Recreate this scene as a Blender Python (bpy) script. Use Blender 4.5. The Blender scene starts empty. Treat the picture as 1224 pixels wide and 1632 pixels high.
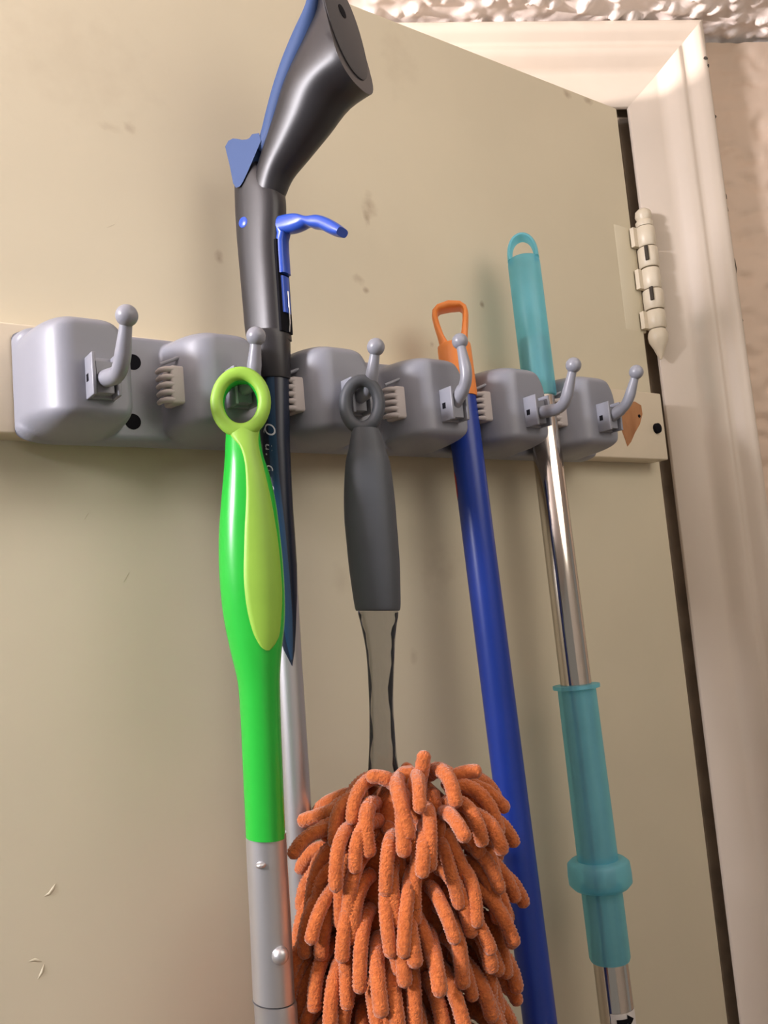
import bpy, bmesh, math, random
from mathutils import Vector, Matrix, noise

# ------------------------------------------------------------------ camera, world, lights, exposure
scene = bpy.context.scene
COL = scene.collection
RT = Vector((0.81764764, -0.56921425, -0.08629875))
DN = Vector((-0.01008404, 0.13571462, -0.99069665))
FW = Vector((0.57563066, 0.81091102, 0.10522676))
CAM = Vector((0.0, -0.465, 1.57))
FPX, CX, CY = 1370.0, 612.0, 816.0

cd = bpy.data.cameras.new('camera'); cam = bpy.data.objects.new('camera', cd); COL.objects.link(cam)
cd.sensor_fit = 'HORIZONTAL'; cd.sensor_width = 36.0; cd.lens = 36.0 * FPX / 1224.0
cd.clip_start = 0.01
m = Matrix((( RT.x, -DN.x, -FW.x, CAM.x), (RT.y, -DN.y, -FW.y, CAM.y), (RT.z, -DN.z, -FW.z, CAM.z), (0, 0, 0, 1)))
cam.matrix_world = m
scene.camera = cam

w = bpy.data.worlds.new('world'); scene.world = w; w.use_nodes = True
w.node_tree.nodes['Background'].inputs[0].default_value = (1.0, 0.94, 0.86, 1)
w.node_tree.nodes['Background'].inputs[1].default_value = 0.24

def lamp(name, loc, target, size, power, color, shape='DISK', spread=None):
    l = bpy.data.lights.new(name, 'AREA'); l.shape = shape; l.size = size; l.energy = power; l.color = color
    o = bpy.data.objects.new(name, l); COL.objects.link(o); o.location = loc
    o.rotation_euler = (Vector(target) - Vector(loc)).to_track_quat('-Z', 'Y').to_euler()
    return o
lamp('side_lamp', (-0.90, -0.10, 1.96), (0.25, -0.03, 1.78), 0.18, 20.0, (0.98, 0.94, 1.0))
lamp('ceiling_lamp', (0.44, -0.60, 2.05), (0.46, 0.0, 1.85), 0.60, 3.2, (1.0, 0.93, 0.84))
lamp('hall_lamp', (-0.64, 0.22, 1.945), (0.66, 0.0, 2.03), 0.05, 44.0, (1.0, 0.87, 0.83))

vs = scene.view_settings
vs.view_transform = 'Standard'; vs.look = 'None'; vs.gamma = 1.0; vs.use_curve_mapping = False
vs.exposure = -0.10

# ------------------------------------------------------------------ helpers
def at(px, py, Y):
    """point on the plane y = Y seen at a pixel of the 1224 x 1632 picture"""
    r = RT * ((px - CX) / FPX) + DN * ((py - CY) / FPX) + FW
    return CAM + r * ((Y - CAM.y) / r.y)
def atp(px, py, P0, N):
    r = RT * ((px - CX) / FPX) + DN * ((py - CY) / FPX) + FW
    return CAM + r * ((Vector(P0) - CAM).dot(N) / r.dot(N))
def atx(px, py, X):
    r = RT * ((px - CX) / FPX) + DN * ((py - CY) / FPX) + FW
    return CAM + r * ((X - CAM.x) / r.x)

class MB:
    """collects shapes of one part"""
    def __init__(s): s.v = []; s.f = []
    def add(s, vs_, fs_):
        n = len(s.v); s.v += [tuple(v) for v in vs_]; s.f += [tuple(i + n for i in f) for f in fs_]
    def box(s, c, size, ax=None, taper=1.0):
        c = Vector(c); X, Y, Z = ax or (Vector((1,0,0)), Vector((0,1,0)), Vector((0,0,1)))
        a, b, d = size[0]/2, size[1]/2, size[2]/2
        vs_ = []
        for k in (-1, 1):
            t = 1.0 if k < 0 else taper
            for (i, j) in ((-1,-1),(1,-1),(1,1),(-1,1)):
                vs_.append(c + X*(a*i*t) + Y*(b*j*t) + Z*(d*k))
        s.add(vs_, [(3,2,1,0),(4,5,6,7),(0,1,5,4),(1,2,6,5),(2,3,7,6),(3,0,4,7)])
    def loft(s, st, seg=24, n=2.0, caps=True, closed=False):
        """st: list of (centre, half axis 1, half axis 2)"""
        vs_ = []
        for (c, a, b) in st:
            c, a, b = Vector(c), Vector(a), Vector(b)
            for i in range(seg):
                t = 2*math.pi*i/seg; ct, sn = math.cos(t), math.sin(t)
                vs_.append(c + a*math.copysign(abs(ct)**(2/n), ct) + b*math.copysign(abs(sn)**(2/n), sn))
        fs_ = []
        m_ = len(st)
        for k in range(m_ if closed else m_-1):
            k2 = (k+1) % m_
            for i in range(seg):
                j = (i+1) % seg
                fs_.append((k*seg+i, k*seg+j, k2*seg+j, k2*seg+i))
        if caps and not closed:
            fs_.append(tuple(range(seg-1, -1, -1))); fs_.append(tuple((m_-1)*seg+i for i in range(seg)))
        s.add(vs_, fs_)
    def tube(s, pts, rad, seg=16, caps=True, up=None):
        pts = [Vector(p) for p in pts]
        if not hasattr(rad, '__len__'): rad = [rad]*len(pts)
        st = []; ref = Vector(up) if up else None
        for i, p in enumerate(pts):
            t = (pts[min(i+1, len(pts)-1)] - pts[max(i-1, 0)]).normalized()
            if ref is None:
                ref = Vector((0,0,1)) if abs(t.z) < 0.9 else Vector((1,0,0))
            a = (ref - t*ref.dot(t)).normalized(); ref = a
            st.append((p, a*rad[i], t.cross(a)*rad[i]))
        s.loft(st, seg, 2.0, caps)
    def ball(s, c, r, seg=16, rings=10, sc=(1,1,1)):
        c = Vector(c); vs_ = [c + Vector((0,0,r*sc[2]))]
        for k in range(1, rings):
            ph = math.pi*k/rings
            for i in range(seg):
                t = 2*math.pi*i/seg
                vs_.append(c + Vector((r*sc[0]*math.sin(ph)*math.cos(t), r*sc[1]*math.sin(ph)*math.sin(t), r*sc[2]*math.cos(ph))))
        vs_.append(c - Vector((0,0,r*sc[2])))
        fs_ = [(0, 1+i, 1+(i+1) % seg) for i in range(seg)]
        for k in range(rings-2):
            for i in range(seg):
                j = (i+1) % seg
                fs_.append((1+k*seg+i, 1+(k+1)*seg+i, 1+(k+1)*seg+j, 1+k*seg+j))
        e = len(vs_)-1
        fs_ += [(e, 1+(rings-2)*seg+(i+1) % seg, 1+(rings-2)*seg+i) for i in range(seg)]
        s.add(vs_, fs_)
    def grid(s, rows):
        nr, nc = len(rows), len(rows[0])
        vs_ = [p for r in rows for p in r]
        s.add(vs_, [(i*nc+j, i*nc+j+1, (i+1)*nc+j+1, (i+1)*nc+j) for i in range(nr-1) for j in range(nc-1)])
    def build(s, name, mat, parent=None, smooth=True, bevel=0.0, angle=50, kind=None, label=None):
        me = bpy.data.meshes.new(name); me.from_pydata(s.v, [], s.f)
        bm = bmesh.new(); bm.from_mesh(me)
        if bevel:
            bmesh.ops.bevel(bm, geom=[e for e in bm.edges if e.calc_face_angle(0) > 0.5], offset=bevel, segments=3, affect='EDGES', profile=0.5)
        bmesh.ops.recalc_face_normals(bm, faces=bm.faces)
        ca = math.cos(math.radians(angle))
        if smooth:
            for f in bm.faces: f.smooth = True
            for e in bm.edges:
                if e.calc_face_angle(0) > math.radians(angle): e.smooth = False
        bm.to_mesh(me); bm.free()
        o = bpy.data.objects.new(name, me); COL.objects.link(o)
        me.materials.append(mat)
        if parent:
            o.parent = parent
            o.matrix_parent_inverse = Matrix.Translation(-ORIG.get(parent.name, Vector((0,0,0))))
        if kind: o['kind'] = kind
        if label: o['label'] = label
        return o
ORIG = {}
def thing(name, label, cat, loc, group=None):
    o = bpy.data.objects.new(name, None); COL.objects.link(o); o.location = loc
    o.empty_display_size = 0.02
    ORIG[o.name] = Vector(loc)
    o['label'] = label; o['category'] = cat
    if group: o['group'] = group
    return o

def mat(name, col, rough=0.5, metal=0.0, var=0.0, vscale=20.0, bump=0.0, bscale=60.0, spec=0.5, coat=0.0, sheen=0.0, stretch=None, col2=None, bdist=0.002):
    m_ = bpy.data.materials.new(name); m_.use_nodes = True
    nt = m_.node_tree; b = nt.nodes['Principled BSDF']
    b.inputs['Base Color'].default_value = (*col, 1); b.inputs['Roughness'].default_value = rough
    b.inputs['Metallic'].default_value = metal; b.inputs['Specular IOR Level'].default_value = spec
    b.inputs['Coat Weight'].default_value = coat; b.inputs['Sheen Weight'].default_value = sheen
    tc = nt.nodes.new('ShaderNodeTexCoord'); src = tc.outputs['Object']
    if stretch:
        mp = nt.nodes.new('ShaderNodeMapping'); mp.inputs['Scale'].default_value = stretch
        nt.links.new(src, mp.inputs['Vector']); src = mp.outputs['Vector']
    if var or col2:
        n = nt.nodes.new('ShaderNodeTexNoise'); n.inputs['Scale'].default_value = vscale; n.inputs['Detail'].default_value = 5
        nt.links.new(src, n.inputs['Vector'])
        r = nt.nodes.new('ShaderNodeValToRGB')
        c2 = col2 or tuple(c*(1-var) for c in col)
        r.color_ramp.elements[0].color = (*c2, 1); r.color_ramp.elements[1].color = (*col, 1)
        r.color_ramp.elements[0].position = 0.3; r.color_ramp.elements[1].position = 0.62
        nt.links.new(n.outputs['Fac'], r.inputs['Fac']); nt.links.new(r.outputs['Color'], b.inputs['Base Color'])
    if bump:
        n2 = nt.nodes.new('ShaderNodeTexNoise'); n2.inputs['Scale'].default_value = bscale; n2.inputs['Detail'].default_value = 4
        nt.links.new(src, n2.inputs['Vector'])
        bp = nt.nodes.new('ShaderNodeBump'); bp.inputs['Strength'].default_value = bump; bp.inputs['Distance'].default_value = bdist
        nt.links.new(n2.outputs['Fac'], bp.inputs['Height']); nt.links.new(bp.outputs['Normal'], b.inputs['Normal'])
    return m_

def spots(m_, marks):
    """dirt smudges and other darker marks with a place of their own on the surface: (x, z, rx, rz, strength, colour)"""
    nt = m_.node_tree; b = nt.nodes['Principled BSDF']
    tc = nt.nodes.new('ShaderNodeTexCoord')
    nz = nt.nodes.new('ShaderNodeTexNoise'); nz.inputs['Scale'].default_value = 90; nz.inputs['Detail'].default_value = 4
    nt.links.new(tc.outputs['Object'], nz.inputs['Vector'])
    sep = nt.nodes.new('ShaderNodeSeparateXYZ'); nt.links.new(tc.outputs['Object'], sep.inputs[0])
    def mth(op, a, b_=None, clamp=False):
        n = nt.nodes.new('ShaderNodeMath'); n.operation = op; n.use_clamp = clamp
        for i, v in enumerate((a, b_)):
            if v is None: continue
            if isinstance(v, (int, float)): n.inputs[i].default_value = v
            else: nt.links.new(v, n.inputs[i])
        return n.outputs[0]
    lk = b.inputs['Base Color'].links
    cur = lk[0].from_socket if lk else None
    nzv = mth('SUBTRACT', nz.outputs['Fac'], 0.5)
    for (x, z, rx, rz, st, colr) in marks:
        dx = mth('DIVIDE', mth('SUBTRACT', sep.outputs['X'], x), rx)
        dz = mth('DIVIDE', mth('SUBTRACT', sep.outputs['Z'], z), rz)
        d = mth('SQRT', mth('ADD', mth('MULTIPLY', dx, dx), mth('MULTIPLY', dz, dz)))
        d = mth('ADD', d, mth('MULTIPLY', nzv, 2.4))
        k = mth('MULTIPLY', mth('SUBTRACT', 1.0, d, True), st)
        mx = nt.nodes.new('ShaderNodeMix'); mx.data_type = 'RGBA'
        nt.links.new(k, mx.inputs[0]); nt.links.new(cur, mx.inputs[6]); mx.inputs[7].default_value = (*colr, 1)
        cur = mx.outputs[2]
    nt.links.new(cur, b.inputs['Base Color'])

def translucent(name, col, clear=0.35, rough=0.35):
    m_ = mat(name, col, rough, var=0.12, vscale=60)
    nt = m_.node_tree; b = nt.nodes['Principled BSDF']; out = nt.nodes['Material Output']
    tr = nt.nodes.new('ShaderNodeBsdfTranslucent'); tr.inputs[0].default_value = (*col, 1)
    tp = nt.nodes.new('ShaderNodeBsdfTransparent'); tp.inputs[0].default_value = (min(1, col[0]*1.3+.25), min(1, col[1]*1.2+.25), min(1, col[2]*1.1+.25), 1)
    m1 = nt.nodes.new('ShaderNodeMixShader'); m1.inputs[0].default_value = 0.3
    nt.links.new(b.outputs[0], m1.inputs[1]); nt.links.new(tr.outputs[0], m1.inputs[2])
    m2 = nt.nodes.new('ShaderNodeMixShader'); m2.inputs[0].default_value = clear
    nt.links.new(m1.outputs[0], m2.inputs[1]); nt.links.new(tp.outputs[0], m2.inputs[2])
    nt.links.new(m2.outputs[0], out.inputs[0])
    return m_

M = {}
M['door'] = mat('door_paint', (0.64, 0.585, 0.44), 0.5, var=0.05, vscale=9, bump=0.12, bscale=55, bdist=0.001)
MARK_BROWN = (0.30, 0.22, 0.14)
def dm(px, py, r1, r2, st, c=MARK_BROWN):
    p = at(px, py, 0.0); return (p.x, p.z, r1, r2, st, c)
spots(M['door'], [dm(590,330,.007,.012,.55), dm(586,345,.004,.006,.6), dm(575,445,.006,.004,.4), dm(585,462,.003,.003,.7),
                  dm(705,910,.018,.020,.22,(.38,.31,.22)), dm(350,410,.003,.005,.6), dm(180,202,.008,.004,.35), dm(205,202,.004,.004,.35),
                  dm(690,548,.003,.003,.6), dm(770,485,.003,.003,.8), dm(545,920,.008,.012,.15), dm(905,150,.006,.004,.6), dm(940,160,.008,.004,.6),
                  dm(635,95,.02,.03,.12), dm(120,95,.05,.04,.10), dm(270,715,.3,.02,.05), dm(660,1045,.004,.006,.3)])  # also a long faint band, slightly darker, along the board's lower edge
M['trim'] = mat('trim_paint', (0.55, 0.475, 0.395), 0.45, var=0.05, vscale=12, bump=0.25, bscale=45, bdist=0.0015)
M['board'] = mat('board_paint', (0.68, 0.60, 0.46), 0.42, var=0.06, vscale=14, bump=0.2, bscale=50, bdist=0.001)
M['hinge'] = mat('hinge_paint', (0.60, 0.53, 0.41), 0.4, var=0.06, vscale=60, bump=0.3, bscale=160, bdist=0.001)
M['wall'] = mat('wall_paint', (0.64, 0.50, 0.39), 0.6, var=0.06, vscale=18)
M['added_wall'] = mat('added_wall_paint', (0.40, 0.38, 0.33), 0.7, var=0.08, vscale=6)  # for the added wall that the steel reflects
M['ceil'] = mat('ceiling_texture', (0.90, 0.82, 0.78), 0.95, var=0.05, vscale=30)
M['floor'] = mat('floor_wood', (0.30, 0.20, 0.13), 0.5, var=0.3, vscale=3, stretch=(1, 8, 1))
M['jamb'] = mat('gap_shade_brown', (0.30, 0.24, 0.18), 0.8, var=0.3, vscale=40)  # jamb colour darkened to stand in for shade in the hinge gap
M['gap'] = mat('dark_gap', (0.05, 0.04, 0.03), 0.9, var=0.3)
M['grey'] = mat('grey_plastic', (0.235, 0.245, 0.285), 0.42, var=0.03, vscale=30, bump=0.05, bscale=700, bdist=0.0003)
M['hook'] = mat('hook_plastic', (0.25, 0.26, 0.30), 0.34, var=0.03, vscale=30)
M['rubber'] = mat('pale_rubber', (0.46, 0.42, 0.41), 0.7, var=0.05, vscale=80)
M['black'] = mat('black_hole', (0.010, 0.010, 0.013), 0.8, var=0.2, spec=0.05)
M['blackpl'] = mat('black_plastic', (0.022, 0.021, 0.024), 0.38, var=0.1, vscale=30, bump=0.06, bscale=900, bdist=0.0002)
M['cap'] = mat('black_rubber', (0.040, 0.038, 0.042), 0.6, var=0.1, vscale=60)
M['pad'] = mat('blue_pad', (0.032, 0.072, 0.20), 0.65, var=0.05, vscale=40)
M['trig'] = mat('blue_plastic', (0.025, 0.085, 0.48), 0.28, var=0.04, vscale=40)
M['alu'] = mat('aluminium', (0.60, 0.60, 0.62), 0.38, 0.85, var=0.08, vscale=60, stretch=(1, 1, 0.05))
M['steel'] = mat('steel', (0.66, 0.61, 0.56), 0.14, 1.0, var=0.06, vscale=50, stretch=(1, 1, 0.04))
M['navy'] = mat('navy_sticker', (0.010, 0.016, 0.035), 0.3, var=0.2, vscale=20)
M['teal'] = mat('blue_sticker_band', (0.013, 0.05, 0.11), 0.3, var=0.35, vscale=30, stretch=(1, 1, 0.1))
M['white'] = mat('white_print', (0.55, 0.57, 0.60), 0.6, var=0.1, vscale=200)
M['green'] = mat('green_plastic', (0.02, 0.43, 0.04), 0.25, var=0.05, vscale=25)
M['lime'] = mat('lime_rubber', (0.27, 0.50, 0.055), 0.5, var=0.05, vscale=60)
M['slate'] = mat('slate_rubber', (0.060, 0.068, 0.080), 0.55, var=0.08, vscale=60, bump=0.05, bscale=900, bdist=0.0002)
M['orange'] = mat('orange_plastic', (0.85, 0.27, 0.06), 0.4, var=0.05, vscale=30)
M['blue'] = mat('blue_paint', (0.010, 0.040, 0.30), 0.32, var=0.08, vscale=30)
M['red'] = mat('red_print', (0.55, 0.03, 0.03), 0.4, var=0.1, vscale=60)
M['aqua'] = translucent('aqua_plastic', (0.25, 0.63, 0.82), 0.48, 0.28)
M['label'] = mat('white_label', (0.70, 0.68, 0.66), 0.5, var=0.05, vscale=60)
M['wood'] = mat('bare_wood', (0.42, 0.20, 0.085), 0.7, col2=(0.27, 0.11, 0.04), vscale=70, stretch=(1, 1, 0.4))
M['wire'] = mat('steel_wire', (0.7, 0.7, 0.7), 0.3, 1.0, var=0.05)
M['chen'] = mat('orange_chenille', (0.58, 0.155, 0.036), 0.9, col2=(0.43, 0.10, 0.022), vscale=500, bump=0.9, bscale=900, bdist=0.0012, sheen=0.5, spec=0.1)
M['glass'] = bpy.data.materials.new('smoky_clear_plastic'); M['glass'].use_nodes = True
_b = M['glass'].node_tree.nodes['Principled BSDF']
_n = M['glass'].node_tree.nodes.new('ShaderNodeTexNoise'); _n.inputs['Scale'].default_value = 30
_r = M['glass'].node_tree.nodes.new('ShaderNodeValToRGB')
_r.color_ramp.elements[0].color = (0.50, 0.50, 0.51, 1); _r.color_ramp.elements[1].color = (0.58, 0.58, 0.58, 1)
M['glass'].node_tree.links.new(_n.outputs['Fac'], _r.inputs['Fac']); M['glass'].node_tree.links.new(_r.outputs['Color'], _b.inputs['Base Color'])
_b.inputs['Roughness'].default_value = 0.05
_b.inputs['Transmission Weight'].default_value = 1.0; _b.inputs['IOR'].default_value = 1.40

def structure(o): o['kind'] = 'structure'; return o

# ------------------------------------------------------------------ the setting
GX = 0.640                                   # hinge line
ang = math.radians(-28.75)
WD = Vector((math.cos(ang), math.sin(ang), 0)); WN = Vector((-math.sin(ang), math.cos(ang), 0))   # along the wall, into the wall
def wp(s, out, z): return Vector((GX, 0, 0)) + WD*s - WN*out + Vector((0, 0, z))
ZC = 2.075; ZD = 2.000

mb = MB(); mb.box((0.2335, 0.018, 1.005), (0.793, 0.034, 1.99))
door = structure(mb.build('door_1', M['door'], bevel=0.0015))
door['label'] = 'cream painted flat door standing slightly open behind the tool rack'

mb = MB(); mb.box((0.1, -0.3, -0.01), (3.4, 3.2, 0.02)); structure(mb.build('floor', M['floor']))['label'] = 'brown wooden floor below the door'

# wall beside the casing, rough plaster with real relief in the part near the corner
def knock(x, z):
    a = noise.noise(Vector((x*62, z*105, 1.3))); b = noise.noise(Vector((x*140, z*210, 7.7)))
    v = max(0.0, a*1.2 + 0.15) - max(0.0, -a - 0.25)*1.2
    return min(v, 0.28)*0.0060 + b*0.0005
mb = MB(); rows = []
ss = [0.066 + 0.003*i for i in range(90)] + [0.36, 0.45, 0.6, 0.9, 1.3]
zs = [0.0, 0.5, 0.9, 1.15] + [1.2 + 0.0032*i for i in range(274)]
for z in zs:
    rows.append([wp(s, -0.013 + (knock(s, z) if z > 1.1 and s < 0.34 else 0), min(z, ZC+.003)) for s in ss])
mb.grid(rows); wall = structure(mb.build('wall_right', M['wall'], angle=180)); wall['label'] = 'rough beige plaster wall beside the door casing'

mb = MB(); mb.box((0.85, -1.62, 1.04), (2.1, 0.06, 2.08)); structure(mb.build('wall_added', M['added_wall']))['label'] = 'unseen plain beige wall added for the steel pole to reflect'  # out of view, added to give the steel pole darker reflections
# ceiling: lumpy plaster
def pop(x, y):
    wx = x + 0.004*noise.noise(Vector((x*60, y*60, 5.0))); wy = y + 0.004*noise.noise(Vector((x*60, y*60, 8.0)))
    d, p = noise.voronoi(Vector((wx*70, wy*70, 0.0)))
    h = max(0.0, 0.62 - d[0])*max(0.0, 0.75 + 2.4*noise.noise(p[0]*3.1))
    return min(h, 0.5)*0.0085 + noise.noise(Vector((x*150, y*150, 9.0)))*0.0005 + noise.noise(Vector((x*40, y*40, 2.0)))*0.0014
mb = MB(); rows = []
xs = [-2.6, -1.6, -0.8, -0.2, 0.1] + [0.2 + 0.0027*i for i in range(290)] + [1.05, 1.3, 1.8]
ys = [-1.9, -1.2, -0.7, -0.4] + [-0.36 + 0.0027*i for i in range(260)] + [0.42, 0.7, 1.2, 1.7]
for y in ys:
    rows.append([Vector((x, y, ZC + 0.004 - (pop(x, y) if 0.19 < x < 1.0 and -0.38 < y < 0.36 else 0.004))) for x in xs])
mb.grid(rows); structure(mb.build('ceiling', M['ceil'], angle=180))['label'] = 'lumpy white textured ceiling above the door'

# casing: moulded profile (distance across, how far it stands out)
PROF = [(0.000, -0.004), (0.000, -0.001), (0.001, 0.0), (0.029, 0.0005), (0.033, 0.0015), (0.037, 0.0050), (0.042, 0.0100), (0.047, 0.0132), (0.0495, 0.0138),
        (0.0512, 0.0130), (0.0535, 0.0128), (0.0560, 0.0142), (0.060, 0.0182), (0.065, 0.0208), (0.0695, 0.0212), (0.071, 0.0200), (0.0715, 0.017), (0.0715, -0.020)]
S0, Z0 = 0.004, 2.0035
def prof_sweep(name, rowf, n):
    mb = MB(); mb.grid([[rowf(s, o, k/(n-1)) for (s, o) in PROF] for k in range(n)])
    return mb.build(name, M['trim'], angle=60)
tr1 = structure(prof_sweep('trim_1', lambda s, o, t: wp(S0+s, o, (Z0+s)*t), 60)); tr1['label'] = 'painted moulded casing at the hinge side of the door'
tr2 = structure(prof_sweep('trim_2', lambda s, o, t: wp(S0+s - (0.95)*(1-t)*1.0, o, Z0+s) if t < 1 else wp(S0+s, o, Z0+s), 40)); tr2['label'] = 'painted moulded head casing between door and ceiling'
mb = MB()
mb.box(wp(0.025, -0.075, 1.0), (0.045, 0.108, 2.03), (WD, WN, Vector((0,0,1))))
mb.box(wp(-0.012, -0.085, 1.0), (0.03, 0.05, 2.0), (WD, WN, Vector((0,0,1))))
mb.box(wp(-0.42, -0.075, 2.035), (0.86, 0.108, 0.045), (WD, WN, Vector((0,0,1))))
structure(mb.build('trim_3', M['jamb'], bevel=0.001))['label'] = 'door jamb coloured dark for the shade in the hinge gap'
# chips where the paint is knocked off along the casing edge
def chip(s, o, z, rs, rz, k):
    rnd = random.Random(k); mb = MB(); n = 9; c = wp(s, o+0.0004, z)
    ring = [c + WD*(rs*math.cos(2*math.pi*i/n)*rnd.uniform(.6,1.1)) + Vector((0,0,1))*(rz*math.sin(2*math.pi*i/n)*rnd.uniform(.6,1.1)) for i in range(n)]
    mb.add([c - WN*0.0006] + ring, [(0, i+1, (i+1) % n + 1) for i in range(n)])
    return mb.build('paint_chip', M['gap'], tr1)
for k, (s, o, z, rs, rz) in enumerate([(0.0725, 0.0210, 2.036, .0022, .0022), (0.074, 0.0205, 2.029, .0018, .0022), (0.0748, 0.0192, 1.981, .0016, .0024),
        (0.0748, 0.0188, 1.905, .0018, .004), (0.0748, 0.0188, 1.893, .0014, .003), (0.0748, 0.0188, 1.838, .0018, .010), (0.0748, 0.0188, 1.790, .0012, .003)]):
    chip(s, o, z, rs, rz, k)

# raised runs and flakes in the door paint
for k, pts in enumerate([[(88,1408),(84,1416),(78,1424),(70,1428)], [(45,1532),(55,1529),(66,1532)], [(70,1536),(67,1548),(60,1560)], [(250,1462),(252,1470)], [(140,818),(134,828)], [(205,912),(196,928)], [(170,363),(182,358)]]):
    mb = MB(); mb.tube([at(x, y, 0.0017) for x, y in pts], [0.0011 if 0 < i < len(pts)-1 else 0.0008 for i in range(len(pts))], 8); mb.build('paint_run', M['door'], door)

# ------------------------------------------------------------------ hinge
HX, HY = 0.6375, -0.0075
hz = lambda py: at(1034, py, -0.0075).z
t = thing('door_hinge', 'painted-over butt hinge with pointed finials on the door edge', 'hinge', (HX, HY, 1.765))
cuts = [364, 396, 428, 461, 493, 523]
rnd = random.Random(4)
for k in range(5):
    z1, z0 = hz(cuts[k]) - 0.0005, hz(cuts[k+1]) + 0.0005
    r = 0.0083 + 0.0006*(k % 2)
    mb = MB(); mb.tube([(HX, HY, z0), (HX, HY, z0+.0012), (HX, HY, z1-.0012), (HX, HY, z1)], [r-.001, r, r, r-.001], 20)
    mb.box((HX + (0.006 if k % 2 else -0.006), HY + 0.0050, (z0+z1)/2), (0.013, 0.004, z1-z0-0.001))
    mb.build('knuckle', M['hinge'], t, bevel=0.0)
mb = MB(); zt = hz(364); mb.tube([(HX, HY, zt), (HX, HY, zt+.004), (HX, HY, zt+.006), (HX, HY, zt+.010), (HX, HY, zt+.014), (HX, HY, zt+.0165), (HX, HY, zt+.017)], [.0072, .0078, .0060, .0074, .0068, .004, .0008], 18)
mb.build('finial', M['hinge'], t)
mb = MB(); zt = hz(523); mb.tube([(HX, HY, zt), (HX, HY, zt-.003), (HX, HY, zt-.006), (HX, HY, zt-.011), (HX, HY, zt-.017), (HX, HY, zt-.022), (HX, HY, zt-.027)], [.0066, .0082, .0088, .0082, .0052, .0034, .001], 18)
mb.build('finial', M['hinge'], t)
mb = MB(); mb.box((HX-0.018, 0.0022, (hz(364)+hz(523))/2), (0.028, 0.0026, hz(364)-hz(523)+0.002)); mb.build('hinge_leaf', M['door'], t, bevel=0.0008)
for (px, py, hgt) in ((1021, 408, .013), (1029, 472, .012)):
    p = atx(px, py, HX-0.0075); mb = MB(); mb.box((HX-0.0085, -0.0125, p.z), (0.0016, 0.0030, hgt)); mb.build('paint_crack', M['gap'], t)

# ------------------------------------------------------------------ backing board
t = thing('backing_board', 'cream painted wooden board screwed to the door behind the grey rack', 'board', (0.28, -0.009, 1.668))
rnd = random.Random(2)
mb = MB(); mb.box((0.2375, -0.009, 1.6983), (0.758, 0.018, 0.0574)); mb.build('plank', M['board'], t, bevel=0.0012)
p = at(1046, 683, -0.018); mb = MB(); mb.tube([(p.x, -0.0175, p.z), (p.x, -0.0205, p.z), (p.x, -0.0218, p.z)], [.0045, .0042, .002], 16); mb.build('screw', M['black'], t)
# bare wood where the paint has chipped off
mb = MB(); pts = [(1012,640),(1022,646),(1024,660),(1020,676),(1012,690),(1006,704),(1000,712),(996,700),(990,684),(985,664),(992,648),(1002,640)]
ctr = at(1005, 670, -0.0182); ring = [at(x, y, -0.0181) for x, y in pts]
mb.add([ctr] + ring, [(0, i+1, (i+1) % len(ring)+1) for i in range(len(ring))]); mb.build('bare_patch', M['wood'], t)
p = at(1019, 663, -0.0185); mb = MB(); mb.tube([(p.x, -0.018, p.z), (p.x, -0.0187, p.z)], .0014, 12); mb.build('nail_hole', M['black'], t)

# ------------------------------------------------------------------ grey rack with sockets and hooks
RX0, PIT = 0.0965, 0.0721
RX1 = RX0 + 5*PIT + 0.0615
ZB, ZT = 1.6645, 1.7245; ZM = (ZB+ZT)/2; HZ = (ZT-ZB)/2
YB = -0.0182
rack = thing('broom_holder', 'grey plastic wall rack with folding hooks and gripping slots on the board', 'rack', (0.3, YB, ZB))
def cl(v): return max(0.0, min(1.0, v))
def relief(x, z):
    qz = 1 - cl((HZ - abs(z-ZM))/0.0045)
    qe = 1 - cl(min((x-RX0)/0.009, (RX1-x)/0.009))
    q = (qz**2.4 + qe**2.4)**(1/2.4)
    base = 0.0110*(max(0, 1-q**2.4))**(1/2.4)
    best = 0.0
    qz2 = 1 - cl((HZ - 0.0004 - abs(z-ZM))/0.0095)
    for k in range(6):
        xl, xr = RX0 + k*PIT + 0.001, RX0 + k*PIT + 0.0510
        if z > ZT - 0.024: xr -= 0.024 - math.sqrt(max(0, 0.024**2 - (z-ZT+0.024)**2))
        if z < ZB + 0.014: xr -= 0.014 - math.sqrt(max(0, 0.014**2 - (ZB+0.014-z)**2))
        if z > ZT - 0.014: xl += 0.5*(0.014 - math.sqrt(max(0, 0.014**2 - (z-ZT+0.014)**2)))
        if x < xl or x > xr: continue
        tl, tr_ = cl((x-xl)/0.0190), cl((xr-x)/0.0085)
        q1 = 1 - min(tl, tr_)
        q = (q1**2.3 + qz2**2.3)**(1/2.3)
        if q < 1: best = (1-q**2.3)**(1/2.3)
    hb = 0.0435*best
    # soft fillet between base and bump
    k_ = 0.006; d = cl(0.5 + 0.5*(hb-base)/k_)
    return base*(1-d) + hb*d + k_*d*(1-d)*0.6
NX, NZ = 520, 64
mb = MB(); rows = []
for j in range(NZ+1):
    z = ZB + (ZT-ZB)*(0.5 - 0.5*math.cos(math.pi*j/NZ))*1.0
    rows.append([Vector((RX0 + (RX1-RX0)*i/NX, YB - relief(RX0 + (RX1-RX0)*i/NX, z), z)) for i in range(NX+1)])
for r_ in rows:
    for p in r_:
        t_ = cl(min(p.x-RX0, RX1-p.x)/0.018); sc_ = 1 - 0.20*(1 - math.sqrt(max(0, 1-(1-t_)**2)))
        p.z = ZM + (p.z-ZM)*sc_
mb.grid(rows)
nb = (NX+1)
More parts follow.
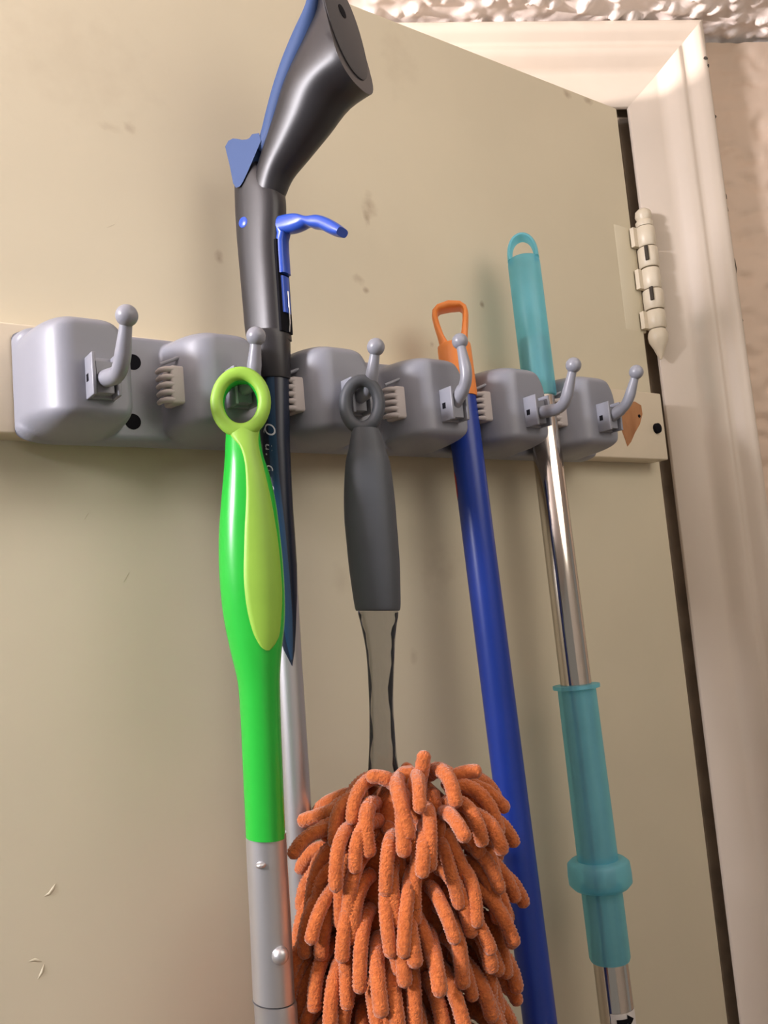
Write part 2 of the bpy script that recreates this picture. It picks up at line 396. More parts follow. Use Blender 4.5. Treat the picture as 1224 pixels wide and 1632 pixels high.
back = [Vector((RX0+.004, YB, ZM-HZ*.8)), Vector((RX1-.004, YB, ZM-HZ*.8)), Vector((RX1-.004, YB, ZM+HZ*.8)), Vector((RX0+.004, YB, ZM+HZ*.8))]
mb.add(back, [(0, 1, 2, 3)])
mb.build('rack_body', M['grey'], rack, angle=180)
def surf(x, z): return YB - relief(x, z)

# screw holes in the empty slot
for (px, py) in ((212, 577), (212, 672)):
    p = at(px, py, YB-0.011); mb = MB(); y = surf(p.x, p.z)
    mb.tube([(p.x, y+0.003, p.z), (p.x, y-0.0004, p.z)], 0.0042, 24); mb.build('screw_hole', M['black'], rack)

# ribbed grips on the left flank of bumps two to six
for k in range(1, 6):
    x1 = RX0 + k*PIT + 0.0065; zc = 1.6925 + (0.002 if k > 3 else 0); yc = -0.0450
    mb = MB(); mb.box((x1-0.0035, yc+0.002, zc), (0.0085, 0.013, 0.0205))
    g = mb.build('grip', M['rubber'], rack, bevel=0.0015)
    for i in range(5):
        z = zc - 0.0082 + 0.0041*i; mb = MB()
        mb.tube([(x1-0.0060, yc-0.0030, z), (x1-0.0095, yc-0.0026, z), (x1-0.0115, yc+0.0005, z), (x1-0.0115, yc+0.005, z)], [.0017, .0016, .0015, .0013], 10)
        mb.build('grip_rib', M['rubber'], g)
    mb = MB(); mb.tube([(x1-0.0105, yc+0.002, zc+0.0118), (x1+0.0005, yc-0.0020, zc+0.0162)], .0010, 8)
    mb.build('guide_rib', M['hook'], rack)

# hooks: bracket of two cheeks, hook turning between them
HOOKS = [((202,503),(193,596),(176,618)), ((408,536),(397,612),(378,632)), ((599,553),(586,622),(566,642)),
         ((733,544),(746,606),(728,652)), ((914,582),(900,650),(868,664)), ((1014,593),(1000,645),(976,668))]
def bez(p0, p1, p2, n):
    return [p0*(1-t)**2 + p1*2*t*(1-t) + p2*t*t for t in [i/n for i in range(n+1)]]
for k, (pb, pe, pp) in enumerate(HOOKS):
    xc = RX0 + k*PIT + 0.0300; zc = 1.6880
    yf = surf(xc, zc)
    br = None; mb = MB()
    for sx in (-1, 1):
        mb.box((xc + sx*0.0058, yf-0.0045, zc), (0.0019, 0.0130, 0.0205))
    mb.box((xc, yf-0.0005, zc), (0.0130, 0.004, 0.0200))
    br = mb.build('hook_bracket', M['hook'], rack, bevel=0.0005)
    mb = MB(); mb.box((xc-0.0066, yf-0.0035, zc-0.0005), (0.0006, 0.0030, 0.0036)); mb.build('pivot_hole', M['black'], br)
    B = atx(*pb, xc); E_ = atx(*pe, xc); P0 = Vector((xc, yf-0.004, zc-0.001))
    if k in (1, 2): E_.y = min(E_.y, -0.0805)
    m1 = (P0+E_)/2
    up = (B-E_)
    path = [P0] + bez(P0*0.35+E_*0.65, E_, E_*0.62+B*0.38, 8) + [E_*0.3+B*0.7, B]
    rad = [0.0042, 0.0042] + [0.0037]*8 + [0.0030, 0.0026]
    rad = rad[:len(path)]
    mb = MB(); mb.tube(path, rad, 16, up=(1, 0, 0)); mb.ball(B, 0.0050, 20, 12)
    mb.box(P0 + Vector((0, 0.0, 0)), (0.0080, 0.0090, 0.0150))
    mb.build('hook', M['hook'], br)

# ------------------------------------------------------------------ traced outlines: sections between a left and a right edge
def outline_loft(mb, LR, P0, N, depth, seg=32, n=2.2, shift=0.0):
    """LR: (xl, yl, xr, yr, depth factor); N faces the viewer horizontally; every section has real thickness"""
    st = []
    for i, (xl, yl, xr, yr, df) in enumerate(LR):
        a, b = atp(xl, yl, P0, N), atp(xr, yr, P0, N)
        st.append(((a+b)/2 + N*shift, (b-a)/2, N*(depth*df)))
    mb.loft(st, seg, n)
    return st
def dense(LR, n):
    """smooth resampling of an outline table (Catmull-Rom)"""
    out = []
    for i in range(len(LR)-1):
        p0, p1, p2, p3 = LR[max(i-1,0)], LR[i], LR[i+1], LR[min(i+2, len(LR)-1)]
        for k in range(n):
            t = k/n
            out.append(tuple(0.5*((2*b) + (c-a)*t + (2*a-5*b+4*c-d)*t*t + (3*b-a-3*c+d)*t**3) for a, b, c, d in zip(p0, p1, p2, p3)))
    out.append(LR[-1]); return out

# ------------------------------------------------------------------ green mop handle on the second hook
GN = Vector((-0.46, -0.887, 0)).normalized()
G0 = Vector((0.1985, -0.0790, 1.68))
mop = thing('mop', 'bright green and lime mop handle with eyelet hanging on the second hook', 'mop', at(432, 1632, -0.085))
GL = [(360,686,414,686,.60), (359,706,416,706,.75), (358,730,421,730,.9), (356,757,430,757,1), (352,802,440,802,1.08), (349,847,446,847,1.12), (348.5,894,451,894,1.15), (351,942,454,942,1.15),
      (357,990,454,990,1.1), (367,1038,449,1038,1.05), (376,1075,446.5,1075,1.0), (380,1100,446.5,1100,.98), (383.5,1155,448,1155,.96), (387,1232,451,1232,.95), (391.5,1333,455,1333,.95)]
GD = dense(GL, 4)
mb = MB(); outline_loft(mb, GD, G0, GN, 0.0118, 36, 2.15)
body = mb.build('handle', M['green'], mop)
# eyelet
def ring_pts(cx, cy, rx, ry, P0, N, n=40, pinch=0.0):
    out = []
    for i in range(n):
        a = 2*math.pi*i/n
        k = 1 - pinch*max(0, math.sin(a))**2
        out.append(atp(cx + rx*math.cos(a)*k, cy + ry*math.sin(a), P0, N))
    return out
def eyelet(mb, cx, cy, ro, ri, P0, N, dep, shift=0.0, n=40, nexp=2.4, seg=16, pinch=0.0):
    po = ring_pts(cx, cy, ro[0], ro[1], P0, N, n, pinch); pi_ = ring_pts(cx, cy-1, ri[0], ri[1], P0, N, n, pinch)
    st = [((a+b)/2 + N*shift, (a-b)/2, N*dep) for a, b in zip(po, pi_)]
    mb.loft(st, seg, nexp, closed=True)
mb = MB(); eyelet(mb, 384, 645, (46.0, 54), (26, 32), G0, GN, 0.0068)
mb.build('eyelet', M['green'], mop)
mb = MB(); eyelet(mb, 384, 645, (48, 56), (27.5, 34), G0, GN, 0.0030, 0.0050)
mb.build('eyelet_rim', M['lime'], mop)
# lime inlay lying on the front of the handle
IN = [(357,684,419,684), (361,691,416,691), (372,705,414,705), (383,719,415,719), (390,745,421,745), (392,783,430,783), (391,815,437,815), (389,847,443,847), (388,879,447.5,879), (387,910,450.5,910),
      (388.5,942,452.5,942), (393,974,451.5,974), (402,1006,448,1006), (409,1020,443,1020), (416,1030,436,1030), (424,1035,430,1035)]
IND = dense(IN, 3)
def sect(py):
    tab = [(354,672,423,672,.55)] + GD
    for a, b in zip(tab, tab[1:]):
        if a[1] <= py <= b[1]:
            t_ = (py-a[1])/max(1e-6, b[1]-a[1]); return [x*(1-t_)+y*t_ for x, y in zip(a, b)]
    return list(tab[-1])
mb = MB(); rows = []
for (xl, yl, xr, yr) in IND:
    S_ = sect(yl); A, B_ = atp(S_[0], yl, G0, GN), atp(S_[2], yl, G0, GN); c = (A+B_)/2; hw = (B_-A).length/2; e = (B_-A).normalized()
    row = []; nn = 16
    for i in range(nn+1):
        t_ = i/nn; p = atp(xl+(xr-xl)*t_, yl, G0, GN); u = max(-.985, min(.985, (p-c).dot(e)/hw))
        d_ = 0.0118*S_[4]*(1-abs(u)**2.15)**(1/2.15)
        edge = min(t_, 1-t_)*2; lift = -0.0006 + 0.0014*min(1, edge*5)
        row.append(c + e*(u*hw) + GN*(d_+lift))
    rows.append(row)
mb.grid(rows); mb.build('grip_inlay', M['lime'], mop, angle=180)
# aluminium tube below
mb = MB()
def tubepx(mb, table, P0, N, seg=32):
    st = []
    for (xl, xr, py) in table:
        a, b = atp(xl, py, P0, N), atp(xr, py, P0, N); r = (b-a).length/2
        st.append(((a+b)/2, (b-a)/2, N*r))
    mb.loft(st, seg)
    return st
st = tubepx(mb, [(391.5,456,1326), (393,458,1372), (398,464,1470), (403,470,1592)], G0, GN); mb.build('upper_tube', M['alu'], mop)
mb = MB(); st2 = tubepx(mb, [(402,471,1594), (404.5,473.5,1599), (408,477,1660), (440,510,2260)], G0, GN); mb.build('lower_tube', M['alu'], mop)
mb = MB(); mb.ball(atp(446, 1511, G0, GN) + GN*0.0088, 0.0042, 16, 10); mb.build('lock_button', M['alu'], mop)
mb = MB(); p = atp(416, 1370, G0, GN) + GN*0.0092; mb.ball(p, 0.0026, 14, 8, (1, 1, .6)); mb.build('rivet', M['alu'], mop)

# ------------------------------------------------------------------ duster on the third hook
DNV = Vector((-0.58, -0.815, 0)).normalized()
D0 = Vector((0.270, -0.0815, 1.67))
dus = thing('duster', 'slate grey handled duster with shaggy orange chenille head on the third hook', 'duster', at(640, 1632, -0.085))
DL = [(562,684,604,684,.7), (558,700,610,700,.8), (555,718,615,718,.9), (551,735,621,735,1), (548.7,767,626,767,1.08), (548,799,629.7,799,1.12), (549,831,632.3,831,1.14), (552,863,634.8,863,1.14), (555,894.5,637,894.5,1.12),
      (559,926,638,926,1.08), (563.7,958,638.6,958,1.04), (566,970,638,970,1.0), (567.5,973.5,636,973.5,.94)]
mb = MB(); outline_loft(mb, dense(DL, 4), D0, DNV, 0.0100, 32, 2.2); mb.build('handle', M['slate'], dus)
mb = MB(); eyelet(mb, 577, 645, (37, 48), (17, 27), D0, DNV, 0.0042, 0.0, 40, 2.1, 16, 0.0); mb.build('eyelet', M['slate'], dus)
NL = [(570,974,634.5,974,1), (571,980,635,980,1), (576,1000,632,1000,.95), (582,1030,629.5,1030,.9), (585,1058,628.5,1058,.85), (588,1116,627,1116,.8), (588.5,1174,630,1174,.8), (587,1217,634,1217,.8), (585,1252,640,1252,.8), (583,1330,648,1330,.8)]
mb = MB(); outline_loft(mb, dense(NL, 4), D0, DNV, 0.0068, 28, 2.8); mb.build('clear_neck', M['glass'], dus)

for (side, tab) in ((0, NL), (2, NL)):  # slate lines drawn in for dark reflections at the clear neck's edges
    mb = MB(); pts = []; rad = []
    for i, row in enumerate(dense(tab, 3)[2:-3]):
        off = 4.0 + 0.8*math.sin(i*1.3) if side == 0 else -6.0 + 1.0*math.sin(i*0.9)
        pts.append(atp(row[side] + off, row[1], D0, DNV) + DNV*0.001); rad.append(0.0008 + 0.00035*math.sin(i*1.7))
    mb.tube(pts, rad, 8); mb.build('dark_edge_reflection', M['slate'], dus)

# head: chenille fingers rooted on a hidden core, drooping under their own weight
HC = atp(628, 1560, D0 + DNV*0.010, DNV); RV = Vector((-DNV.y, DNV.x, 0)); RV = RV if RV.dot(RT) > 0 else -RV
UZ = Vector((0, 0, 1))
# section radius of the core by height (metres above HC): an upright rounded pad
def core(zz): # half width along the picture, half depth
    top = 0.102
    if zz > top: return 0.0, 0.0
    k = (1 - max(0.0, (zz - 0.02)/(top-0.02))**2.6)**(1/2.6) if zz > 0.02 else 1.0
    return 0.037*k, 0.024*k
mb = MB(); st = []
for i in range(14):
    zz = -0.16 + (0.104+0.16)*i/13; a, b = core(zz); st.append((HC + UZ*zz + RV*(zz*0.15), RV*max(a, .004)*0.92, DNV*max(b, .004)*0.92))
mb.loft(st, 24); mb.build('head_core', M['chen'], dus)
rnd = random.Random(11)
def finger(root, d0, length, r, droop, name='strand', side=Vector((0,0,0))):
    n = 13; pts = [root]; d = d0.normalized(); step = length/(n-1); p = root.copy()
    for i in range(1, n):
        g = droop*(0.5 + i/n)
        d = (d + Vector((0,0,-1))*g + side*0.06).normalized(); p = p + d*step
        # stay outside the core
        rel = p - HC; rel -= RV*(rel.z*0.15); a, b = core(rel.z)
        u, v_ = rel.dot(RV), rel.dot(DNV); a2, b2 = a+r*0.9, b+r*0.9
        q = math.sqrt((u/a2)**2 + (v_/b2)**2) if a > 0 else 2
        if q < 1 and q > 1e-4: p = HC + UZ*rel.z + RV*(u/q + rel.z*0.15) + DNV*(v_/q)
        pts.append(p.copy())
    # radius: rounded tip, lumpy pile
    pts2 = []; rad = []
    N2 = 46
    for k in range(N2):
        t_ = k/(N2-1)*(n-1); i = min(int(t_), n-2); f_ = t_-i
        pts2.append(pts[i]*(1-f_) + pts[i+1]*f_)
        rr = r*(1 + (0.06 if k % 2 else -0.06) + rnd.uniform(-.04, .04))
        end = (N2-1-k)*length/(N2-1)
        if end < r: rr *= math.sqrt(max(0.02, 1-(1-end/r)**2))
        rad.append(rr)
    mb = MB(); mb.tube(pts2, rad, 9); return mb.build(name, M['chen'], dus, angle=180)
# tousled ones at the crown, each with its own way
def hand(pts_px, off, r=0.0038):
    P = [atp(x, y, D0, DNV) + DNV*o for (x, y), o in zip(pts_px, off)]
    q = []
    for i in range(len(P)-1):
        p0, p1, p2, p3 = P[max(i-1,0)], P[i], P[i+1], P[min(i+2, len(P)-1)]
        for k in range(9):
            t_ = k/9; q.append(0.5*((p1*2) + (p2-p0)*t_ + (p0*2-p1*5+p2*4-p3)*t_*t_ + (p1*3-p0-p2*3+p3)*t_**3))
    q.append(P[-1]); L = sum((a-b).length for a, b in zip(q, q[1:])); rad = []; acc = 0
    for i, p in enumerate(q):
        if i: acc += (q[i]-q[i-1]).length
        rr = r*(1 + rnd.uniform(-.05, .05)); e = min(L-acc, 1)
        if e < r: rr *= math.sqrt(max(0.02, 1-(1-e/r)**2))
        if acc < r: rr *= math.sqrt(max(0.02, 1-(1-acc/r)**2))
        rad.append(rr)
    mb = MB(); mb.tube(q, rad, 10); mb.build('strand', M['chen'], dus, angle=180)
hand([(648,1258),(636,1240),(612,1224),(585,1222)], [.020,.024,.026,.026])
hand([(676,1275),(667,1245),(670,1212),(674,1182)], [.016,.022,.026,.028])
hand([(705,1250),(720,1230),(742,1222),(764,1221)], [.012,.014,.014,.014])
hand([(655,1240),(648,1228),(640,1222)], [-.004,-.004,-.004])
hand([(660,1225),(657,1255),(666,1292)], [.020,.026,.027])
hand([(685,1245),(690,1270),(697,1315)], [.018,.026,.029])
hand([(630,1262),(650,1305),(668,1348)], [.018,.026,.031])
hand([(625,1275),(590,1258),(548,1266),(510,1285)], [.004,.006,.004,.000])
hand([(600,1278),(560,1276),(515,1292),(476,1308)], [.012,.012,.008,.004])
hand([(605,1275),(580,1282),(560,1305),(552,1335)], [.020,.026,.029,.030])
hand([(608,1298),(585,1315),(570,1355),(562,1405)], [.020,.029,.033,.035])
hand([(555,1300),(525,1306),(500,1325)], [.012,.012,.010])
hand([(525,1345),(495,1360),(473,1395)], [.002,.000,-.004])
hand([(615,1290),(630,1325),(645,1400)], [.024,.031,.036])
hand([(705,1258),(730,1285),(760,1345)], [.016,.024,.027])
hand([(725,1250),(760,1275),(780,1335)], [.010,.016,.018])
hand([(740,1245),(775,1258),(808,1290)], [.004,.006,.005])
hand([(702,1300),(725,1345),(738,1382)], [.026,.032,.034])
# all the others, layer by layer from the bottom up
count = 0
for L_ in range(21):
    zz = 0.0995 - 0.0102*L_
    a, b = core(min(zz, 0.096)); per = math.pi*(3*(a+b) - math.sqrt((3*a+b)*(a+3*b)))
    nf = max(9, int(per/0.0098))
    for i in range(nf):
        th = 2*math.pi*(i + 0.5*(L_ % 2) + rnd.uniform(-.18, .18))/nf
        cu, cv = math.cos(th), math.sin(th)
        if cv < -0.45: continue
        z_ = min(zz + rnd.uniform(-.004, .004)  , 0.0995); a, b = core(z_)
        root = HC + UZ*z_ + RV*(cu*a*0.95 + z_*0.15) + DNV*(cv*b*0.95)
        nrm = (RV*(cu/max(a, .01)) + DNV*(cv/max(b, .01))).normalized()
        rise = 0.55 if zz > 0.07 else -0.15
        if count >= 281: break
        finger(root, nrm + UZ*(rise + rnd.uniform(-.2, .2)) + RV*rnd.uniform(-.45, .45), rnd.uniform(.030, .043), rnd.uniform(.0034, .0040), rnd.uniform(.16, .40), side=RV*rnd.uniform(-1, 1))
        count += 1

# ------------------------------------------------------------------ blue broom pole with orange cap in the fourth slot
def axis_pts(p0, p1): return Vector(p0), Vector(p1)
BT, BB = at(745, 720, -0.0405), at(861, 1632, -0.056)
bd = (BT-BB).normalized()
def along(A, d, P_px, ref):
    """height along an axis nearest the ray through a pixel"""
    r = (RT*((P_px[0]-CX)/FPX) + DN*((P_px[1]-CY)/FPX) + FW).normalized(); w0 = A-CAM
    b = d.dot(r); return (b*r.dot(w0) - d.dot(w0))/(1-b*b)
def PB(px, py): return BT + bd*along(BT, bd, (px, py), 0)
vw = Vector((-(BT.x), -0.465-BT.y, 0)).normalized(); bx_ = bd.cross(vw).normalized(); by_ = bx_.cross(bd).normalized()
if bx_.dot(RT) < 0: bx_ = -bx_
broom = thing('broom', 'dark blue broom pole with orange hanging cap in the fourth slot', 'broom', BT - bd*1.05)
zc0 = PB(738, 634)
mb = MB(); mb.tube([BT - bd*1.05, BT, zc0 + bd*0.002], 0.0104, 32); mb.build('pole', M['blue'], broom)
ct = PB(724, 549)
mb = MB(); mb.loft([(zc0, bx_*.0112, by_*.0112), (zc0+bd*.001, bx_*.0114, by_*.0114), (zc0+(ct-zc0)*.9, bx_*.0113, by_*.0113), (ct-bd*.001, bx_*.0111, by_*.0111), (ct, bx_*.0100, by_*.0100)], 32)
mb.build('cap', M['orange'], broom)
# strap-like loop on top of the cap
lo = [(-.0062,-.001),(-.0080,.006),(-.0096,.014),(-.0104,.020),(-.0098,.0235),(-.0072,.0258),(0,.0268),(.0072,.0258),(.0098,.0235),(.0104,.020),(.0096,.014),(.0080,.006),(.0062,-.001)]
lt = (PB(719, 488)-ct).length/0.0268
mb = MB(); st = []
for i, (u, h_) in enumerate(lo):
    p = ct + bx_*u + bd*(h_*lt); q0 = lo[max(i-1,0)]; q1 = lo[min(i+1, len(lo)-1)]
    tg = (bx_*(q1[0]-q0[0]) + bd*(q1[1]-q0[1])*lt).normalized(); nn = tg.cross(by_).normalized()
    top = 1 - min(1, abs(u)/.0104)
    st.append((p, nn*(.0020+.0010*top + (.0010 if i in (0, len(lo)-1) else 0)), by_*(.0072)))
mb.loft(st, 14, 3.0); mb.build('hanging_loop', M['orange'], broom)
# red print on the pole's left flank
mb = MB(); rows = []
for i in range(9):
    h_ = i/8; p = PB(730, 750 + 48*h_); wv = math.sqrt(max(0.02, 1-(2*h_-1)**4))*0.75
    rows.append([p + (bx_*math.cos(a) + by_*math.sin(a))*0.01052 for a in [math.pi - 0.62*0 - 0.55*wv + k*(0.10+0.55*wv)/6*1.0 + 0.0 for k in range(7)]])
mb.grid(rows); mb.build('red_sticker', M['red'], broom, angle=180)

# ------------------------------------------------------------------ telescopic steel pole with aqua sleeves in the fifth slot
ST, SB = at(875, 743, -0.0410), at(975, 1550, -0.050)
sd = (ST-SB).normalized()
vw = Vector((-(ST.x), -0.465-ST.y, 0)).normalized(); sx_ = sd.cross(vw).normalized(); sy_ = sx_.cross(sd).normalized()
if sx_.dot(RT) < 0: sx_ = -sx_
def PS(px, py): return ST + sd*along(ST, sd, (px, py), 0)
tele = thing('telescopic_pole', 'steel telescopic mop pole with translucent aqua cap and sleeve in the fifth slot', 'mop pole', ST - sd*1.05)
def ring_loft(mb, lst, seg=36, n=2.0): mb.loft([(p, sx_*r, sy_*r) for p, r in lst], seg, n)
pt = PS(851, 540)
mb = MB(); ring_loft(mb, [(ST - sd*1.05, .0106), (PS(915, 1085), .0106), (pt - sd*.001, .0102), (pt, .0095)]); mb.build('pole', M['steel'], tele)
mb = MB(); ring_loft(mb, [(PS(968, 1500), .0114), (ST - sd*1.04, .0114)]); mb.build('outer_tube', M['steel'], tele)
c0, c1 = PS(862, 632), PS(838, 412)
mb = MB(); ring_loft(mb, [(c0, .0112), (c0+sd*.001, .0117), (c1 - sd*.004, .0117), (c1-sd*.001, .0113), (c1, .0100)]); mb.build('cap', M['aqua'], tele)
lt = (PS(833, 373)-c1).length
mb = MB(); st = []
for i in range(17):
    a = math.pi*i/16; u = -math.cos(a)*.0096; h_ = math.sin(a)**0.75*lt*0.93 - 0.001
    tg = (sx_*math.sin(a)*.0096 + sd*math.cos(a)*lt).normalized(); nn = tg.cross(sy_).normalized()
    st.append((c1 + sx_*u + sd*h_, nn*.0019, sy_*.0070))
mb.loft(st, 14, 2.6); mb.build('hanging_loop', M['aqua'], tele)
s0, s1 = PS(918, 1094), PS(953, 1370)
mb = MB(); ring_loft(mb, [(s0+sd*.0012, .0160), (s0-sd*.0012, .0160), (s0-sd*.0018, .0130), (s1, .0135)]); slv = mb.build('sleeve', M['aqua'], tele)
k0, k1 = PS(953, 1372), PS(957, 1414)
mb = MB(); ring_loft(mb, [(k0+sd*.001, .0180), (k0-sd*.0012, .0205), (k0*.5+k1*.5, .0210), (k1+sd*.003, .0208), (k1, .0180)]); mb.build('clamp_collar', M['aqua'], tele)
e0, e1 = PS(957, 1412), PS(967, 1530)
mb = MB(); ring_loft(mb, [(e0, .0135), (e1+sd*.002, .0134), (e1, .0126)]); mb.build('lower_sleeve', M['aqua'], tele)
# paper label with black arrows
def onpole(p, a, r): return p + (sx_*math.cos(a) + sy_*math.sin(a))*r
mb = MB(); l0 = PS(983, 1604); rows = []
for i in range(2):
    rows.append([onpole(l0 - sd*(.050*i), math.radians(8 + 8*k), .01155) for k in range(14)])
mb.grid(rows); lb = mb.build('paper_label', M['label'], tele, angle=180)
def arrow(dz, rot):
    """printed arrow wrapped on the tube; rot turns it on the paper"""
    def q(u, v_):
        c, s_ = math.cos(rot), math.sin(rot); u2, v2 = u*c - v_*s_, u*s_ + v_*c
        return onpole(l0 - sd*(dz - v2), math.radians(62) - u2/.0118, .01185)
    mb = MB()
    mb.grid([[q(-.0065 + .0075*i/6, -.0015 + .0030*j) for i in range(7)] for j in range(2)])
    mb.grid([[q(.0008 + .0058*i/5, (-.0040 + .0080*j)*(1-i/5)) for i in range(6)] for j in range(2)])
    mb.build('arrow_print', M['black'], lb)
arrow(.0048, 0.0); arrow(.0150, -0.75)

# ------------------------------------------------------------------ reacher in the second slot
R0 = at(437, 600, -0.0430); A_ = Vector((0.42, -0.907, 0)).normalized(); LAT = Vector((A_.y, -A_.x, 0))
if LAT.dot(RT) > 0: LAT = -LAT          # towards the side that shows
rea = thing('reacher', 'black and blue trigger grip reacher with aluminium shaft in the second slot', 'reacher', at(485, 1632, -0.05))
def pl(px, py): return atp(px, py, R0, LAT)
def side_loft(mb, tab, lat, seg=32, n=2.8, shift=0.0, comp=True):
    st = []
    for (xl, yl, xr, yr, k) in tab:
        a, b = pl(xl, yl), pl(xr, yr); sn = abs(LAT.dot(RT))/math.hypot(RT.x, RT.y); cs = math.sqrt(1-sn*sn)
        fac = math.sqrt(max(0.2, 1 - (lat*k*sn/max(1e-5, (b-a).length/2*cs))**2)) if comp else 1
        st.append(((a+b)/2 + LAT*shift, (b-a)/2*fac, LAT*(lat*k)))
    mb.loft(st, seg, n); return st
# lower housing up to the thumb rest; outline widths are the side face plus the near front edge
LB = [(381,240,398,240,.5), (379,243,408,247,.7), (378.5,250,420,260,.85), (378.5,265,438,284,.95), (378.5,288,449,304,1), (379,316,452,323,1), (380,345,452,345,1), (383,390,451,390,1), (387,436,454,436,1), (391,480,457,480,1), (395,526,460,526,1), (397,540,461,540,1)]
mb = MB(); side_loft(mb, dense(LB, 3), 0.0096)
hb = mb.build('handle_housing', M['blackpl'], rea)
# grip, leaning out, its butt cut flat
GB = [(400,352,440,352,.70), (400,328,443,330,.82), (406,296,452,308,.97), (419,256,463,282,1.1), (431,220,488,250,1.3), (442,190,522,205,1.55), (456,150,556,158,1.85), (472,110,604,126,2.0), (490,71,634,104,2.05), (509,32,640,64,2.0), (514,-8,632,20,1.9), (520,-45,606,-25,1.5), (530,-66,578,-58,.8)]
mb = MB(); side_loft(mb, dense(GB, 4), 0.0096, 40, 2.3)
q0, q1 = pl(570, 124), pl(526, -45)
cn = (q1-q0).normalized().cross(LAT).normalized()
if cn.dot(A_) < 0: cn = -cn
mb.v = [tuple(Vector(v) - cn*max(0.0, (Vector(v)-q0).dot(cn))) for v in mb.v]
grip = mb.build('pistol_grip', M['blackpl'], rea, angle=40)
qc = (q0+q1)/2; hl = (q1-q0)/2
mb = MB(); qe_ = qc - hl*.04; mb.loft([(qe_ - cn*.001, hl*.95, LAT*.0185), (qe_ + cn*.0006, hl*.95, LAT*.0185), (qe_ + cn*.0010, hl*.91, LAT*.0175)], 36, 2.2); mb.build('butt_cap', M['cap'], rea)
mb = MB(); hp = qc + hl*.22; mb.loft([(hp + cn*.0008, hl*.12, LAT*.0035), (hp + cn*.0013, hl*.12, LAT*.0035)], 20); mb.build('cap_hole', M['black'], rea)
# blue pad down the back of the grip, ending in a point on the side face
PD = [(514,-10,534,-6,1.75), (506,30,530,36,1.85), (485,70,516,84,1.85), (466,110,496,124,1.72), (450,150,478,162,1.55), (437,188,462,202,1.36), (426,220,449,236,1.16), (416,240,432,252,1.0)]
mb = MB(); side_loft(mb, dense(PD, 4), 0.0092, 28, 2.4, comp=False); mb.build('back_pad', M['pad'], rea)
mb = MB(); tri = [(381,245),(384,239.5),(389,237),(395,237.5),(403,239),(411,238.5),(417,235.5),(421,230),(428,229),(430,237),(421,258),(411,281),(403,298),(399,304),(396,305),(393,300),(388,274),(383,254)]
front = [pl(x, y) + LAT*0.0104 for x, y in tri]; bk = [p - LAT*0.0060 for p in front]; n_ = len(tri)
mb.add(front + bk, [tuple(range(n_)), tuple(range(2*n_-1, n_-1, -1))] + [(i, (i+1) % n_, n_+(i+1) % n_, n_+i) for i in range(n_)])
mb.build('side_pad', M['pad'], rea, bevel=0.0016, angle=80)
# dark slot down the front of the housing that the trigger runs in
def front_at(py):
    for a_, b_ in zip(LB, LB[1:]):
        if a_[1] <= py <= b_[1]:
            t_ = (py-a_[1])/(b_[1]-a_[1]); xl_, xr_ = a_[0]*(1-t_)+b_[0]*t_, a_[2]*(1-t_)+b_[2]*t_
            break
    a2, b2 = pl(xl_, py), pl(xr_, py); sn = abs(LAT.dot(RT))/math.hypot(RT.x, RT.y); cs = math.sqrt(1-sn*sn); hw_ = (b2-a2).length/2
    return (a2+b2)/2 + (b2-a2).normalized()*hw_*math.sqrt(max(0.2, 1-(0.0096*sn/(hw_*cs))**2))
mb = MB(); mb.loft([(front_at(py) - A_*0.0012, A_*0.0018, LAT*0.0056) for py in (385, 400, 450, 500, 530)], 16, 5.0); mb.build('trigger_slot', M['black'], rea)
# trigger
TG = [(441,350,457,372),(450,345,472,370),(463,342,485,365),(478,341,494,360),(495,345,502,363),(512,343,515,365),(529,348,524,370),(545,357,536,375),(552,363,545,376)]
mb = MB(); st = []
for py in (438, 420, 400, 385, 374):
    st.append((front_at(py) + A_*(0.0002 + (0.001 if py < 380 else 0)), A_*0.0032, LAT*0.0044))
for (xl, yl, xr, yr) in dense(TG, 4):
    a, b = pl(xl, yl), pl(xr, yr); st.append(((a+b)/2 - A_*0.0012, (b-a)/2, LAT*0.0050))
mb.loft(st, 20, 2.8); mb.build('trigger', M['trig'], rea)
mb = MB(); mb.loft([(front_at(py) - A_*0.0004, A_*0.0022, LAT*0.0036) for py in (442, 470, 500)], 14, 4.0); mb.build('trigger_slide', M['trig'], rea)
p = pl(404, 363) + LAT*0.0092; mb = MB(); mb.loft([(p - LAT*.001, A_*.0032, UZ*.0032), (p + LAT*.0003, A_*.0032, UZ*.0032), (p + LAT*.0006, A_*.0028, UZ*.0028)], 20); mb.build('rivet', M['trig'], rea)
mb = MB(); mb.tube([front_at(466)+A_*.0022, front_at(490)+A_*.0024, front_at(515)+A_*.0016-LAT*.001, front_at(528)+A_*.0005-LAT*.0015], .00045, 8); mb.build('pull_wire', M['wire'], rea)
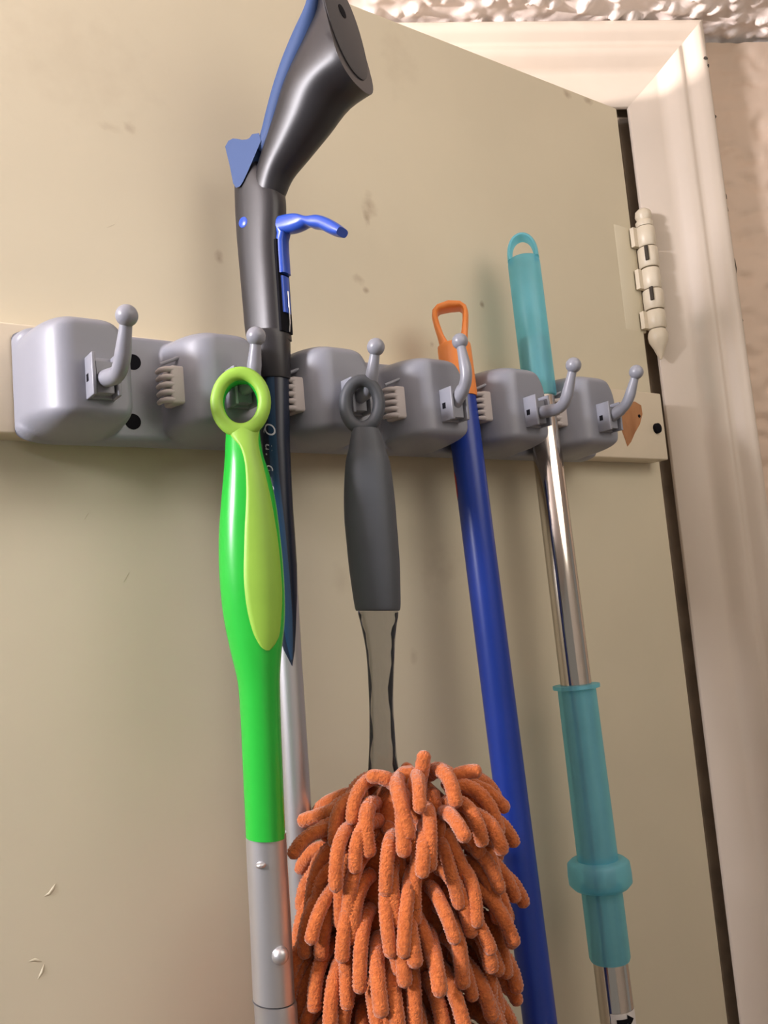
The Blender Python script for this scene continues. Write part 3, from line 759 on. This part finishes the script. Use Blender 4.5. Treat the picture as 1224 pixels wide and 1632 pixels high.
# collar and shaft
VN = Vector((-0.49, -0.87, 0)).normalized()
mb = MB(); st = []
for (xl, xr, py) in [(396,461.5,533),(395.5,462.5,538),(397,463,546),(402,463.3,570),(411,463.5,603),(412.5,463,606)]:
    a, b = atp(xl, py, R0, VN), atp(xr, py, R0, VN); st.append(((a+b)/2, (b-a)/2, VN*((b-a).length/2)))
mb.loft(st, 28, 2.3); mb.build('collar', M['blackpl'], rea)
SH = [(416,461,600),(418,461.5,700),(421,463.5,760),(428,473,900),(438,482,1060),(448,493,1230),(462,509,1500),(480,530,1800),(505,560,2200)]
mb = MB(); st = []
for (xl, xr, py) in SH:
    a, b = atp(xl, py, R0, VN), atp(xr, py, R0, VN); st.append(((a+b)/2, (b-a)/2, VN*((b-a).length/2)))
mb.loft(st, 32); mb.build('shaft', M['alu'], rea)
def shaft_at(py):
    for a, b in zip(SH, SH[1:]):
        if a[2] <= py <= b[2]:
            t_ = (py-a[2])/(b[2]-a[2]); return a[0]*(1-t_)+b[0]*t_, a[1]*(1-t_)+b[1]*t_
def shaft_pt(py, ang_, r_add):
    xl, xr = shaft_at(py); a, b = atp(xl, py, R0, VN), atp(xr, py, R0, VN); e = (b-a)/2; r = e.length
    return (a+b)/2 + e.normalized()*(math.cos(ang_)*(r+r_add)) + VN*(math.sin(ang_)*(r+r_add))
# dark sticker tapering to a point, lighter blue stripe with it
def sticker(name, m_, tab, r_add):
    mb = MB(); rows = []
    for (py, a0, a1) in tab:
        rows.append([shaft_pt(py, math.radians(a0+(a1-a0)*k/16), r_add) for k in range(17)])
    mb.grid(rows); return mb.build(name, m_, rea, angle=180)
sticker('dark_sticker', M['navy'], [(606,-40,215),(700,-40,215),(780,-30,205),(850,-8,190),(900,10,178),(950,30,160),(1000,48,132),(1035,60,105),(1060,74,76)], .00025)
sticker('blue_stripe', M['teal'], [(606,92,124),(680,88,120),(760,82,118),(850,70,112),(920,64,108),(980,62,104),(1020,66,94),(1050,72,80)], .0004)
# white lettering running down the sticker
cu = bpy.data.curves.new('lettering', 'FONT'); cu.body = 'Q u. dyn'; cu.size = 0.0092; cu.shear = 0.35; cu.space_character = 1.25
to = bpy.data.objects.new('lettering_tmp', cu); COL.objects.link(to); bpy.context.view_layer.update()
dg = bpy.context.evaluated_depsgraph_get(); tm = bpy.data.meshes.new_from_object(to.evaluated_get(dg)); bpy.data.objects.remove(to)
xl, xr = shaft_at(700); rr = (atp(xr,700,R0,VN)-atp(xl,700,R0,VN)).length/2
mb = MB(); vs_ = []
Ltot = max(v.co.x for v in tm.vertices)
for v in tm.vertices:
    py = 676 + 108*v.co.x/Ltot
    vs_.append(shaft_pt(py, math.radians(137) - v.co.y/rr*-1.0*-1.0, .0004))
mb.add(vs_, [tuple(p.vertices) for p in tm.polygons]); mb.build('lettering', M['white'], rea, smooth=False)
bpy.data.meshes.remove(tm)
